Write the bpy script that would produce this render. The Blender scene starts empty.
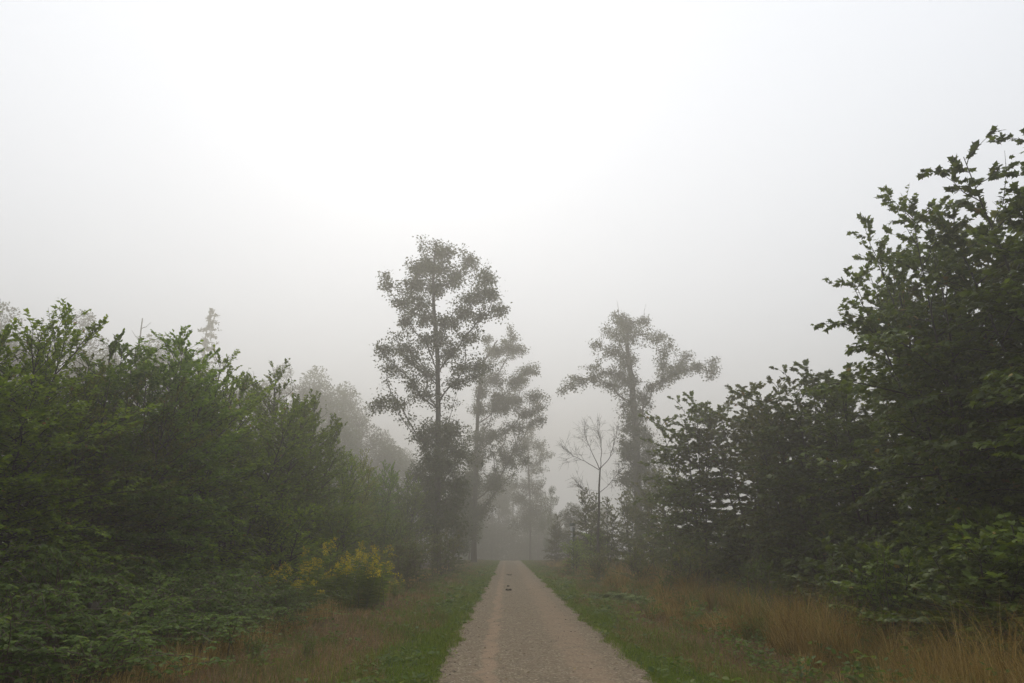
import bpy, math, random
import numpy as np
from mathutils import Matrix

R = math.radians
scene = bpy.context.scene
COL = scene.collection
EYE = 1.7
FPX, PITCH = 683.0, math.atan(205.5 / 683.0)
YAW = math.atan(5.0 / 683.0) * math.cos(PITCH)

# ------------------------------------------------------------------ camera
cam_d = bpy.data.cameras.new('camera')
cam_d.sensor_width = 36.0
cam_d.lens = 36.0 * FPX / 1024.0
cam_d.clip_start = 0.05
cam_d.clip_end = 3000.0
cam = bpy.data.objects.new('camera', cam_d)
COL.objects.link(cam)
cam.location = (0, 0, EYE)
cam.rotation_euler = (R(90) + PITCH, 0, -YAW)
scene.camera = cam
_cm = np.array(cam.rotation_euler.to_matrix())


def ray(px, py):
    d = np.array([(px - 512.0) / FPX, (341.5 - py) / FPX, -1.0])
    return _cm @ d


def at(px, py, Y):
    """world point on the pixel's ray at world depth Y"""
    d = ray(px, py)
    return np.array([0, 0, EYE]) + d * (Y / d[1])


def pxm(px, py, Y):
    """metres that one pixel spans at depth Y"""
    d = ray(px, py)
    return (Y / d[1]) / FPX


PATH_X = 0.46
HALF = 1.50


def path_cx(y):
    return PATH_X + 0.0 * y


def gz(x, y):
    """terrain height"""
    x = np.asarray(x, float); y = np.asarray(y, float)
    crest = np.where(y > 88, -0.0011 * np.minimum(y - 88, 50) ** 2 - 0.11 * np.maximum(y - 138, 0) * 0.4, 0.0)
    a = np.clip((np.abs(x - PATH_X) - 1.7) / 2.0, 0, 1)
    b = 0.05 * np.sin(x * 1.3 + 0.7 * np.sin(y * 0.5)) + 0.05 * np.sin(y * 0.9 + x * 0.4) + 0.09 * np.sin(x * 0.31 + 1.0) * np.cos(y * 0.23)
    def st(v, lo, hi):
        q = np.clip((v - lo) / (hi - lo), 0, 1); return q * q * (3 - 2 * q)
    hill = 11.0 * st(-x, 14, 48) * st(y, 42, 95)
    return crest + a * b + hill


# ------------------------------------------------------------------ mesh helpers
class Buf:
    def __init__(s):
        s.V = []; s.T = []; s.F = {}; s.n = 0

    def add(s, V, faces, tint=None):
        V = np.asarray(V, float).reshape(-1, 3)
        for f in faces:
            f = np.asarray(f, int)
            s.F.setdefault(f.shape[1], []).append(f + s.n)
        s.V.append(V)
        s.T.append(np.full(len(V), 0.5) if tint is None else np.asarray(tint, float))
        s.n += len(V)

    def build(s, name, mat, parent=None, smooth=False):
        me = bpy.data.meshes.new(name)
        V = np.concatenate(s.V) if s.V else np.zeros((0, 3))
        T = np.concatenate(s.T) if s.T else np.zeros(0)
        idx, starts, tot = [], [], 0
        for k, fl in s.F.items():
            f = np.concatenate(fl)
            idx.append(f.ravel())
            starts.append(tot + np.arange(len(f)) * k)
            tot += f.size
        idx = np.concatenate(idx).astype(np.int32); starts = np.concatenate(starts).astype(np.int32)
        me.vertices.add(len(V)); me.vertices.foreach_set('co', V.astype(np.float32).ravel())
        me.loops.add(len(idx)); me.loops.foreach_set('vertex_index', idx)
        me.polygons.add(len(starts)); me.polygons.foreach_set('loop_start', starts)
        me.update(calc_edges=True)
        a = me.attributes.new('tint', 'FLOAT', 'POINT')
        a.data.foreach_set('value', T.astype(np.float32))
        if smooth:
            me.polygons.foreach_set('use_smooth', np.ones(len(starts), bool))
        me.validate()
        me.materials.append(mat)
        o = bpy.data.objects.new(name, me)
        COL.objects.link(o)
        if parent: o.parent = parent
        return o


def nrm(v):
    return v / np.maximum(np.linalg.norm(v, axis=-1, keepdims=True), 1e-9)


def tube(b, P, rad, sides=6, tint=0.5):
    P = np.asarray(P, float); rad = np.asarray(rad, float)
    n = len(P)
    t = nrm(np.gradient(P, axis=0))
    ref = np.array([0.31, 0.95, 0.05]) if abs(t[0][1]) < 0.9 else np.array([1.0, 0, 0.1])
    u = nrm(np.cross(t, ref)); v = np.cross(t, u)
    a = np.arange(sides) * 2 * math.pi / sides
    ring = P[:, None, :] + rad[:, None, None] * (np.cos(a)[None, :, None] * u[:, None, :] + np.sin(a)[None, :, None] * v[:, None, :])
    V = ring.reshape(-1, 3)
    i = np.arange(n - 1)[:, None] * sides; j = np.arange(sides)[None, :]; j2 = (j + 1) % sides
    Q = np.stack([i + j, i + j2, i + sides + j2, i + sides + j], -1).reshape(-1, 4)
    cap = (np.arange(sides) + (n - 1) * sides)[None, :]
    b.add(V, [Q, cap], np.full(len(V), tint))


def sticks(b, P0, P1, r0, r1, tint=0.5):
    """many thin straight three-sided twigs at once"""
    P0 = np.asarray(P0, float); P1 = np.asarray(P1, float); n = len(P0)
    if n == 0: return
    t = nrm(P1 - P0)
    ref = np.where(np.abs(t[:, 2:3]) < 0.8, np.array([[0, 0, 1.0]]), np.array([[1.0, 0, 0]]))
    u = nrm(np.cross(t, ref)); v = np.cross(t, u)
    r0 = np.broadcast_to(r0, n); r1 = np.broadcast_to(r1, n)
    V = np.zeros((n, 6, 3))
    for k in range(3):
        a = k * 2 * math.pi / 3
        o = math.cos(a) * u + math.sin(a) * v
        V[:, k] = P0 + o * r0[:, None]; V[:, 3 + k] = P1 + o * r1[:, None]
    base = np.arange(n)[:, None] * 6
    Q = np.concatenate([base + np.array([[k, (k + 1) % 3, 3 + (k + 1) % 3, 3 + k]]) for k in range(3)])
    b.add(V.reshape(-1, 3), [Q], np.full(n * 6, tint))


LEAF_OVAL = (np.array([[0, 0, 0], [.26, .28, .05], [.27, .62, .04], [0, 1.0, -.12], [-.27, .62, .04], [-.26, .28, .05], [0, .45, -.03]]),
             [np.array([[0, 1, 6], [1, 2, 6], [2, 3, 6], [3, 4, 6], [4, 5, 6], [5, 0, 6]])])
LEAF_SIMPLE = (np.array([[0, 0, 0], [.36, .46, .07], [0, 1.0, -.10], [-.36, .46, .07]]), [np.array([[0, 1, 2], [0, 2, 3]])])
LEAF_NARROW = (np.array([[0, 0, 0], [.10, .4, .02], [0, 1.0, -.22], [-.10, .4, .02]]), [np.array([[0, 1, 2], [0, 2, 3]])])
_mx = np.array([[0, 0], [.16, .05], [.40, .10], [.30, .30], [.56, .58], [.30, .56], [.20, .72], [0, 1.05],
                [-.20, .72], [-.30, .56], [-.56, .58], [-.30, .30], [-.40, .10], [-.16, .05], [0, .36]])
_mz = -0.30 * (_mx[:, 1] - .3).clip(0) ** 2 - .28 * np.abs(_mx[:, 0]) ** 1.3
LEAF_LOBED = (np.column_stack([_mx, _mz]), [np.array([[k, k + 1, 14] for k in range(13)] + [[13, 0, 14]])])


def leaves(b, P, D, N, S, tmpl, tint):
    P = np.asarray(P, float); n = len(P)
    if n == 0: return
    y = nrm(D); x = nrm(np.cross(y, N)); z = np.cross(x, y)
    T, F = tmpl; k = len(T)
    S = np.broadcast_to(S, n)
    V = P[:, None, :] + S[:, None, None] * (T[None, :, 0:1] * x[:, None, :] + T[None, :, 1:2] * y[:, None, :] + T[None, :, 2:3] * z[:, None, :])
    faces = [(np.arange(n)[:, None, None] * k + f[None]).reshape(-1, f.shape[1]) for f in F]
    b.add(V.reshape(-1, 3), faces, np.repeat(np.broadcast_to(tint, n), k))


def rotz(v, a):
    c, s = np.cos(a), np.sin(a)
    return np.stack([v[..., 0] * c - v[..., 1] * s, v[..., 0] * s + v[..., 1] * c, v[..., 2]], -1)


# ------------------------------------------------------------------ materials
def new_mat(name):
    m = bpy.data.materials.new(name); m.use_nodes = True
    nt = m.node_tree; nt.nodes.clear()
    return m, nt, nt.nodes.new('ShaderNodeOutputMaterial')


def ramp(nt, src, stops):
    r = nt.nodes.new('ShaderNodeValToRGB')
    e = r.color_ramp.elements
    while len(e) < len(stops): e.new(0.5)
    for i, (p, c) in enumerate(stops):
        e[i].position = p; e[i].color = (*c, 1)
    nt.links.new(src, r.inputs[0])
    return r.outputs[0]


def leaf_mat(name, stops, rough=0.55, trans=0.42, spec=0.18, vary=0.35):
    m, nt, out = new_mat(name)
    L = nt.links
    at_ = nt.nodes.new('ShaderNodeAttribute'); at_.attribute_name = 'tint'
    col = ramp(nt, at_.outputs['Fac'], stops)
    oi = nt.nodes.new('ShaderNodeObjectInfo')
    mr = nt.nodes.new('ShaderNodeMapRange')
    mr.inputs['To Min'].default_value = 1 - vary; mr.inputs['To Max'].default_value = 1 + vary
    L.new(oi.outputs['Random'], mr.inputs['Value'])
    hs = nt.nodes.new('ShaderNodeHueSaturation')
    L.new(mr.outputs[0], hs.inputs['Value']); L.new(col, hs.inputs['Color'])
    p = nt.nodes.new('ShaderNodeBsdfPrincipled')
    p.inputs['Roughness'].default_value = rough
    p.inputs['Specular IOR Level'].default_value = spec
    L.new(hs.outputs[0], p.inputs['Base Color'])
    t = nt.nodes.new('ShaderNodeBsdfTranslucent')
    th = nt.nodes.new('ShaderNodeHueSaturation'); th.inputs['Hue'].default_value = .49; th.inputs['Saturation'].default_value = 1.05; th.inputs['Value'].default_value = 1.8
    L.new(hs.outputs[0], th.inputs['Color']); L.new(th.outputs[0], t.inputs['Color'])
    mx = nt.nodes.new('ShaderNodeMixShader'); mx.inputs[0].default_value = trans
    L.new(p.outputs[0], mx.inputs[1]); L.new(t.outputs[0], mx.inputs[2]); L.new(mx.outputs[0], out.inputs['Surface'])
    return m


def noise(nt, vec, scale, detail=6, rough=0.6):
    n = nt.nodes.new('ShaderNodeTexNoise')
    n.inputs['Scale'].default_value = scale; n.inputs['Detail'].default_value = detail; n.inputs['Roughness'].default_value = rough
    if vec is not None: nt.links.new(vec, n.inputs['Vector'])
    return n.outputs[0]


def mixc(nt, fac, a, b):
    m = nt.nodes.new('ShaderNodeMix'); m.data_type = 'RGBA'
    for s, i in ((fac, 0), (a, 6), (b, 7)):
        if isinstance(s, (int, float)): m.inputs[i].default_value = s
        elif isinstance(s, tuple): m.inputs[i].default_value = (*s, 1)
        else: nt.links.new(s, m.inputs[i])
    return m.outputs[2]


def math_(nt, op, a, b=None, c=None, clamp=False):
    m = nt.nodes.new('ShaderNodeMath'); m.operation = op; m.use_clamp = clamp
    for i, s in enumerate((a, b, c)):
        if s is None: continue
        if isinstance(s, (int, float)): m.inputs[i].default_value = s
        else: nt.links.new(s, m.inputs[i])
    return m.outputs[0]


def smooth(nt, v, lo, hi):
    m = nt.nodes.new('ShaderNodeMapRange'); m.interpolation_type = 'SMOOTHSTEP'
    m.inputs['From Min'].default_value = lo; m.inputs['From Max'].default_value = hi
    nt.links.new(v, m.inputs['Value'])
    return m.outputs[0]


def bark_mat(name, c0, c1):
    m, nt, out = new_mat(name)
    tc = nt.nodes.new('ShaderNodeTexCoord')
    mp = nt.nodes.new('ShaderNodeMapping'); mp.inputs['Scale'].default_value = (9, 9, 1.6)
    nt.links.new(tc.outputs['Object'], mp.inputs[0])
    n = noise(nt, mp.outputs[0], 2.5)
    p = nt.nodes.new('ShaderNodeBsdfPrincipled'); p.inputs['Roughness'].default_value = 0.9
    nt.links.new(ramp(nt, n, [(0.3, c0), (0.7, c1)]), p.inputs['Base Color'])
    bp = nt.nodes.new('ShaderNodeBump'); bp.inputs['Distance'].default_value = 0.02
    nt.links.new(n, bp.inputs['Height']); nt.links.new(bp.outputs[0], p.inputs['Normal'])
    nt.links.new(p.outputs[0], out.inputs['Surface'])
    return m


def plain_mat(name, c0, c1, rough=0.6, scale=12):
    m, nt, out = new_mat(name)
    tc = nt.nodes.new('ShaderNodeTexCoord')
    p = nt.nodes.new('ShaderNodeBsdfPrincipled'); p.inputs['Roughness'].default_value = rough
    nt.links.new(ramp(nt, noise(nt, tc.outputs['Object'], scale), [(0.3, c0), (0.7, c1)]), p.inputs['Base Color'])
    nt.links.new(p.outputs[0], out.inputs['Surface'])
    return m


M = {}
M['thicket'] = leaf_mat('thicket_leaf', [(0, (.042, .076, .006)), (.45, (.105, .165, .012)), (.85, (.175, .24, .020)), (.97, (.18, .20, .03)), (1, (.20, .12, .03))])
M['thicket_deep'] = leaf_mat('deep_thicket_leaf', [(0, (.032, .068, .007)), (.45, (.080, .140, .013)), (.85, (.135, .21, .022)), (1, (.14, .17, .03))])
M['thicket_olive'] = leaf_mat('olive_thicket_leaf', [(0, (.055, .072, .008)), (.45, (.115, .140, .014)), (.85, (.175, .200, .024)), (.96, (.19, .17, .03)), (1, (.20, .10, .03))])
M['maple'] = leaf_mat('maple_leaf', [(0, (.034, .062, .007)), (.5, (.085, .125, .012)), (.88, (.145, .19, .020)), (.98, (.16, .17, .025)), (1, (.22, .16, .03))], rough=.5, spec=.25, trans=.30)
M['olive'] = leaf_mat('olive_maple_leaf', [(0, (.045, .062, .008)), (.5, (.100, .118, .014)), (.88, (.155, .165, .022)), (.98, (.19, .16, .03)), (1, (.24, .14, .03))], rough=.55, spec=.2, trans=.30)
M['oak'] = leaf_mat('oak_leaf', [(0, (.025, .040, .012)), (.5, (.045, .062, .018)), (1, (.080, .090, .025))], vary=.2)
M['farleaf'] = leaf_mat('far_leaf', [(0, (.025, .042, .015)), (1, (.060, .080, .025))], vary=.3)
M['bramble'] = leaf_mat('bramble_leaf', [(0, (.028, .058, .009)), (.6, (.078, .125, .022)), (.93, (.135, .18, .045)), (1, (.14, .09, .025))], rough=.6, spec=.15)
M['weed'] = leaf_mat('weed_leaf', [(0, (.040, .070, .014)), (.6, (.085, .130, .022)), (1, (.15, .17, .04))])
M['paleweed'] = leaf_mat('pale_leaf', [(0, (.10, .15, .035)), (1, (.24, .29, .11))], spec=.15)
M['shrub'] = leaf_mat('shrub_leaf', [(0, (.045, .062, .014)), (.6, (.090, .105, .026)), (1, (.15, .12, .04))])
M['rod_leaf'] = leaf_mat('rod_leaf', [(0, (.06, .10, .012)), (1, (.15, .20, .025))], vary=.2)
M['yellow'] = leaf_mat('yellow_flower', [(0, (.34, .27, .012)), (1, (.62, .52, .04))], trans=.3, vary=.25)
M['cream'] = leaf_mat('cream_flower', [(0, (.40, .38, .30)), (1, (.60, .58, .50))], trans=.3, vary=.1)
M['grass'] = leaf_mat('grass_blade', [(0, (.055, .090, .006)), (.6, (.125, .180, .010)), (.93, (.18, .22, .022)), (1, (.26, .20, .07))], trans=.22, spec=.15, vary=0)
M['dry'] = leaf_mat('dry_blade', [(0, (.105, .062, .024)), (.5, (.22, .132, .050)), (.8, (.33, .22, .10)), (.86, (.11, .14, .025)), (1, (.08, .11, .018))], rough=.8, vary=0, trans=.15)
M['straw'] = leaf_mat('straw_blade', [(0, (.10, .062, .014)), (.35, (.25, .165, .042)), (.6, (.36, .255, .080)), (.84, (.48, .37, .15)), (.9, (.12, .14, .025)), (1, (.09, .13, .02))], rough=.8, vary=0, trans=.15)
M['bark'] = bark_mat('bark', (.035, .030, .022), (.075, .065, .050))
M['darkbark'] = bark_mat('dark_bark', (.022, .020, .014), (.055, .048, .036))
M['stem'] = plain_mat('green_stem', (.05, .06, .02), (.09, .07, .03))
M['cane'] = plain_mat('cane', (.05, .035, .025), (.09, .06, .035))
M['greypost'] = plain_mat('pale_post', (.42, .44, .45), (.60, .62, .64), scale=6)
M['greenboard'] = plain_mat('green_board', (.035, .065, .055), (.06, .095, .08))
M['dung'] = plain_mat('dung', (.030, .022, .012), (.07, .05, .028), .9)


# ------------------------------------------------------------------ object helpers
def thing(name, loc, label=None, cat=None, group=None, rz=0, sc=1):
    o = bpy.data.objects.new(name, None); COL.objects.link(o)
    o.empty_display_size = 0.3
    o.location = tuple(float(v) for v in loc); o.rotation_euler = (0, 0, rz)
    o.scale = (sc, sc, sc) if np.isscalar(sc) else sc
    tag(o, label, cat, group)
    return o


def tag(o, label=None, cat=None, group=None, kind=None):
    if label: o['label'] = label
    if cat: o['category'] = cat
    if group: o['group'] = group
    elif 'group' in o.keys() and label: del o['group']
    if kind: o['kind'] = kind
    return o


def copy_tree(o, parent=None):
    c = o.copy(); COL.objects.link(c)
    c.parent = parent
    for ch in list(o.children):
        copy_tree(ch, c)
    return c


class Proto:
    """one built plant; the first placement uses the original itself, later ones copy it with its parts"""
    def __init__(s, root, H): s.root = root; s.H = H; s.used = False

    def place(s, loc, H, rz, label, group=None, wide=1.0, tilt=0.0):
        o = s.root if not s.used else copy_tree(s.root)
        s.used = True
        k = H / s.H
        o.location = tuple(float(v) for v in loc); o.rotation_euler = (tilt, 0, rz); o.scale = (k * wide, k * wide, k)
        tag(o, label, None, group)
        return o


# ------------------------------------------------------------------ plant builders
def sapling(name, cat, seed, H, Rad, mat, wood, tmpl, leaf_s, nlead=3, nbr=46, tw_sp=.17, nleaf=9, zb=.5,
            spread=.16, e_lo=8, e_hi=62, droop=.10, bare_top=.4, flat=.45, stem_r=.045, power=.6, whips=2):
    rg = np.random.default_rng(seed)
    root = thing(name, (0, 0, 0), cat=cat)
    wood_b = Buf(); leaf_b = Buf()
    s0, s1 = [], []
    P_, D_, N_, S_ = [], [], [], []
    for i in range(nlead):
        h = H if i == 0 else H * rg.uniform(.78, .97)
        az = rg.uniform(0, 2 * math.pi) if i == 0 else i * 2 * math.pi / max(nlead - 1, 1) + rg.normal(0, .4)
        off = spread * H * (rg.uniform(.0, .35) if i == 0 else rg.uniform(.5, 1.2))
        t = np.linspace(0, 1, 10)
        b0 = rg.normal(0, .10, 2) * (nlead > 1)
        xy = b0[None] + np.outer(t ** 1.2 * off, [math.cos(az), math.sin(az)]) + np.cumsum(rg.normal(0, .012 * H / 6, (10, 2)), 0)
        P = np.column_stack([xy, t * h])
        P[0, 2] = -.15
        rad = stem_r * (h / H) * (1 - t) ** .9 + .006
        tube(wood_b, P, rad, 6)
        for k in range(nbr):
            tt = (zb / h) + (1 - zb / h) * (k + rg.uniform(0, 1)) / nbr
            tt = min(tt, .985)
            p0 = np.array([np.interp(tt, t, P[:, c]) for c in range(3)])
            u_ = (tt - zb / h) / (1 - zb / h)
            L = Rad * (1 - u_) ** power * min(1, .62 + u_ * 1.3) * rg.uniform(.5, 1.2) + .14
            if rg.random() < .08: L *= 1.3
            a = k * 2.4 + rg.normal(0, .5)
            e = R(e_lo + (e_hi - e_lo) * u_ + rg.normal(0, 9))
            s = np.linspace(0, 1, 6)
            d = np.array([math.cos(a) * math.cos(e), math.sin(a) * math.cos(e), math.sin(e)])
            B = p0 + np.outer(s * L, d); B[:, 2] -= droop * L * s ** 2
            B += np.cumsum(rg.normal(0, .018 * L, B.shape), 0) * (s[:, None] > 0)
            tube(wood_b, B, .016 * (L / 2) ** .8 * (1 - s * .85) + .003, 4)
            m = max(2, int(L / tw_sp))
            ss = np.linspace(.14, 1.0, m) + rg.normal(0, .02, m)
            tp = np.column_stack([np.interp(ss, s, B[:, c]) for c in range(3)])
            tang = nrm(np.column_stack([np.interp(ss, s, np.gradient(B[:, c])) for c in range(3)]))
            side = np.where(np.arange(m) % 2 == 0, 1, -1)
            ang = side * np.radians(rg.uniform(30, 75, m)); ang[-1] *= .1
            td = rotz(tang, ang); td[:, 2] += rg.normal(0.02, .22, m); td = nrm(td)
            tl = (.34 * L * (1 - .6 * ss) * rg.uniform(.5, 1.2, m) + .12).clip(.1, .8)
            s0.append(tp); s1.append(tp + td * tl[:, None])
            nl = np.maximum(4, (nleaf * 1.9 * (tl / .3) ** .8)).astype(int)
            rep = np.repeat(np.arange(m), nl)
            j = np.concatenate([np.arange(q) for q in nl])
            uu = .12 + .95 * (j + rg.uniform(0, .8, len(j))) / nl[rep]
            lp = tp[rep] + td[rep] * (tl[rep] * uu)[:, None]
            la = np.where(j % 2 == 0, 1, -1) * np.radians(rg.uniform(25, 80, len(j)))
            ld = rotz(td[rep], la); ld[:, 2] += rg.normal(-.22, .25, len(j))
            nn = np.column_stack([rg.normal(0, flat, (len(j), 2)), np.ones(len(j))])
            P_.append(lp + rg.normal(0, .015, lp.shape)); D_.append(ld); N_.append(nn)
            S_.append(leaf_s * rg.uniform(.6, 1.2, len(j)))
        # slender shoots that stand up out of the crown
        for _ in range(whips):
            q0 = rg.uniform(.78, .97); p0 = np.array([np.interp(q0, t, P[:, c]) for c in range(3)])
            a = rg.uniform(0, 2 * math.pi); hd = rg.uniform(.1, .75) * Rad * .6; p0[:2] += np.array([math.cos(a), math.sin(a)]) * hd
            l = rg.uniform(.5, 1.15); dr = nrm(np.array([rg.normal(0, .22), rg.normal(0, .22), 1.0]))
            st0 = p0 - np.array([math.cos(a) * hd, math.sin(a) * hd, .5])
            tube(wood_b, [st0, p0, p0 + dr * l * .6, p0 + dr * l + rg.normal(0, .06, 3)], [.009, .007, .005, .002], 4)
            m = int(l * 20); q = rg.uniform(-.2, 1.0, m); aa = rg.uniform(0, 2 * math.pi, m)
            P_.append(p0 + dr * (q * l)[:, None] + rg.normal(0, .015, (m, 3))); D_.append(np.column_stack([np.cos(aa), np.sin(aa), rg.uniform(-.1, .8, m)]))
            N_.append(np.column_stack([rg.normal(0, .5, (m, 2)), np.ones(m)])); S_.append(leaf_s * rg.uniform(.5, .95, m) * (1.1 - .4 * q))
        # leafy leader tip
        m = int(15 * bare_top / .4)
        q = rg.uniform(1 - 1.1 / h, 1.0, m)
        lp = np.column_stack([np.interp(q, t, P[:, c]) for c in range(3)])
        aa = rg.uniform(0, 2 * math.pi, m)
        ld = np.column_stack([np.cos(aa), np.sin(aa), rg.uniform(-.2, .7, m)])
        P_.append(lp); D_.append(ld); N_.append(np.column_stack([rg.normal(0, .4, (m, 2)), np.ones(m)])); S_.append(leaf_s * rg.uniform(.6, 1.1, m))
    s0 = np.concatenate(s0); s1 = np.concatenate(s1)
    sticks(wood_b, s0, s1, .0045, .002)
    P_ = np.concatenate(P_); D_ = np.concatenate(D_); N_ = np.concatenate(N_); S_ = np.concatenate(S_)
    tint = rg.beta(2, 2.2, len(P_)) * .95
    tint[rg.random(len(P_)) < .006] = 1.0
    leaves(leaf_b, P_, D_, N_, S_, tmpl, tint)
    wood_b.build('trunk', wood, root)
    leaf_b.build('crown', mat, root)
    return Proto(root, H)


def crown_tree(name, label, cat, Y, trunk, blobs, leaf_s, mat, wood, seed, dens=1.0, group=None, depth_k=.8, cl_r=.33, per=13, tmpl=LEAF_SIMPLE, limb_r=.022, bare_twigs=(), low=425):
    """a tall tree: trunk through measured points, limbs grown to foliage masses that spread round the trunk"""
    rg = np.random.default_rng(seed)
    tp = [at(px, py, Y) for px, py, _ in trunk]
    bx, by = tp[0][0], tp[0][1]
    base = np.array([bx, Y, float(gz(bx, Y))])
    root = thing(name, base, label, cat, group)
    TP = np.array(tp) - base
    TP[0, 2] = -.3
    TR = .85 * np.array([r * pxm(px, py, Y) for px, py, r in trunk])
    # densify the trunk
    q = np.linspace(0, len(TP) - 1, 26)
    TPd = np.column_stack([np.interp(q, np.arange(len(TP)), TP[:, c]) for c in range(3)])
    TPd[:, :2] += np.cumsum(rg.normal(0, .06, (26, 2)), 0) * np.linspace(0, 1, 26)[:, None]
    TRd = np.interp(q, np.arange(len(TP)), TR); TRd[:2] *= [1.35, 1.12]
    tb = Buf(); tube(tb, TPd, TRd, 10); tb.build('trunk', wood, root, smooth=True)
    xs = np.array([at(b[0], b[1], Y)[0] for b in blobs]); xmax = max(abs(xs - bx).max(), 1.0)
    C, RX, RY = [], [], []
    blobs = list(blobs) + [(px + rg.uniform(-.7, .7) * rx, py + rg.uniform(-.6, .6) * ry, rx * rg.uniform(.55, .8), ry * rg.uniform(.55, .8)) for (px, py, rx, ry) in blobs if rx > 6 and py < low] + [(px + rg.uniform(-.8, .8) * rx, py + rg.uniform(-.7, .7) * ry, rx * rg.uniform(.35, .55), ry * rg.uniform(.35, .55)) for (px, py, rx, ry) in blobs if rx > 8 and py < low]
    for (px, py, rx, ry) in blobs:
        dx = abs(at(px, py, Y)[0] - bx)
        span = math.sqrt(max(xmax ** 2 - dx ** 2, .2)) * depth_k
        if dx < .25 * xmax: span *= .75
        dy = rg.uniform(-1, 1) * span
        # far-reaching masses stay near the trunk plane, central ones spread towards and away from the viewer
        p = at(px, py, Y + dy); k = pxm(px, py, Y + dy)
        C.append(p - base); RX.append(rx * k); RY.append(ry * k)
    C = np.array(C); RX = np.array(RX); RY = np.array(RY)
    # grow the branching: every mass joins the nearest lower node
    nodes = [p for p in TPd[3:]]; par = [-1] * len(nodes); nT = len(nodes)
    order = np.argsort(np.array([np.min(np.linalg.norm(TPd - c, axis=1)) for c in C]))
    node_of = {}
    for i in order:
        c = C[i]
        A = np.array(nodes); dv = c - A
        hd = np.linalg.norm(dv[:, :2], axis=1)
        cost = np.linalg.norm(dv, axis=1) + 1.8 * np.maximum(0, .75 * hd - dv[:, 2]) + np.where(np.arange(len(A)) < nT, 0, .25)
        j = int(np.argmin(cost))
        node_of[i] = len(nodes); nodes.append(c); par.append(j)
    desc = [0] * len(nodes)
    for k in range(len(nodes) - 1, nT - 1, -1):
        desc[k] += 1
        if par[k] >= nT: desc[par[k]] += desc[k]
    limb_bufs = {}
    def root_limb(k):
        while par[k] >= nT: k = par[k]
        return k
    lb = Buf()
    P_, D_, N_, S_ = [], [], [], []
    for i in range(len(C)):
        k = node_of[i]; j = par[k]
        A = np.array(nodes[j]); B = np.array(nodes[k])
        rl = root_limb(k); buf = limb_bufs.setdefault(rl, Buf())
        Ld = np.linalg.norm(B - A)
        s = np.linspace(0, 1, 7)
        bend = np.array([0, 0, -.05 * Ld]) + rg.normal(0, .06 * Ld, 3)
        pts = A + np.outer(s, B - A) + np.outer(4 * s * (1 - s), bend)
        r0 = limb_r * math.sqrt(desc[k] + .6) + .012; r1 = limb_r * math.sqrt(max(desc[k] - 1, 0) + .35) + .006
        tube(buf, pts, np.linspace(r0, r1, 7) * .8, 5)
        rz_ = (RX[i] + RY[i]) / 2
        n = max(6, int(dens * 7.0 * RX[i] * RY[i] / (cl_r * cl_r)))
        K = max(3, int(rg.integers(5, 9)))
        ext = np.array([RX[i], rz_, RY[i]])
        outw = nrm((B - A) * [1, 1, .5] + 1e-6)
        bd = nrm(rg.normal(0, 1, (K, 3)) + .45 * outw + [0, 0, .25]) * ext * rg.uniform(.7, 1.45, (K, 1))
        for q in bd:
            mid = B + q * .5 + rg.normal(0, .08, 3) * rz_
            tube(buf, [B, mid, B + q], [max(r1, .012), .012, .005], 4)
        ki = rg.integers(0, K, n); uu = rg.uniform(.12, 1.05, n)
        seeds = B + bd[ki] * uu[:, None] + rg.normal(0, .22, (n, 3)) * rz_
        sel = rg.random(n) < .5
        sticks(buf, (B + bd[ki] * (uu * .85)[:, None])[sel], seeds[sel], .008, .004)
        if Ld > .9:
            na = int(dens * Ld * 3.2 / cl_r * .30) + 2
            sa = rg.uniform(.35, 1, na)
            along = np.column_stack([np.interp(sa, s, pts[:, c]) for c in range(3)]) + rg.normal(0, .28, (na, 3))
            sticks(buf, np.column_stack([np.interp((sa - .08).clip(0), s, pts[:, c]) for c in range(3)]), along, .010, .004)
            seeds = np.concatenate([seeds, along])
        rep = np.repeat(seeds, per, 0); m = len(rep)
        off = rg.normal(0, 1, (m, 3)) * np.array([cl_r, cl_r, cl_r * .8]) * .58
        P_.append(rep + off)
        dd = nrm(off + rg.normal(0, .2, (m, 3))); dd[:, 2] -= .25
        D_.append(dd); N_.append(np.column_stack([rg.normal(0, .6, (m, 2)), np.ones(m)])); S_.append(leaf_s * rg.uniform(.6, 1.25, m))
    P_ = np.concatenate(P_)
    leaves(lb, P_, np.concatenate(D_), np.concatenate(N_), np.concatenate(S_), tmpl, rg.beta(2, 2, len(P_)))
    lb.build('crown', mat, root)
    for (a, b_) in bare_twigs:
        pa = at(*a, Y) - base; pb = at(*b_, Y) - base
        k = min(limb_bufs, key=lambda kk: np.linalg.norm(np.array(nodes[kk]) - pa))
        tube(limb_bufs[k], [pa, (pa + pb) / 2 + rg.normal(0, .08, 3), pb], [.03, .02, .008], 4)
    for k in limb_bufs: limb_bufs[k].build('limb', wood, root)
    return root


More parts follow.
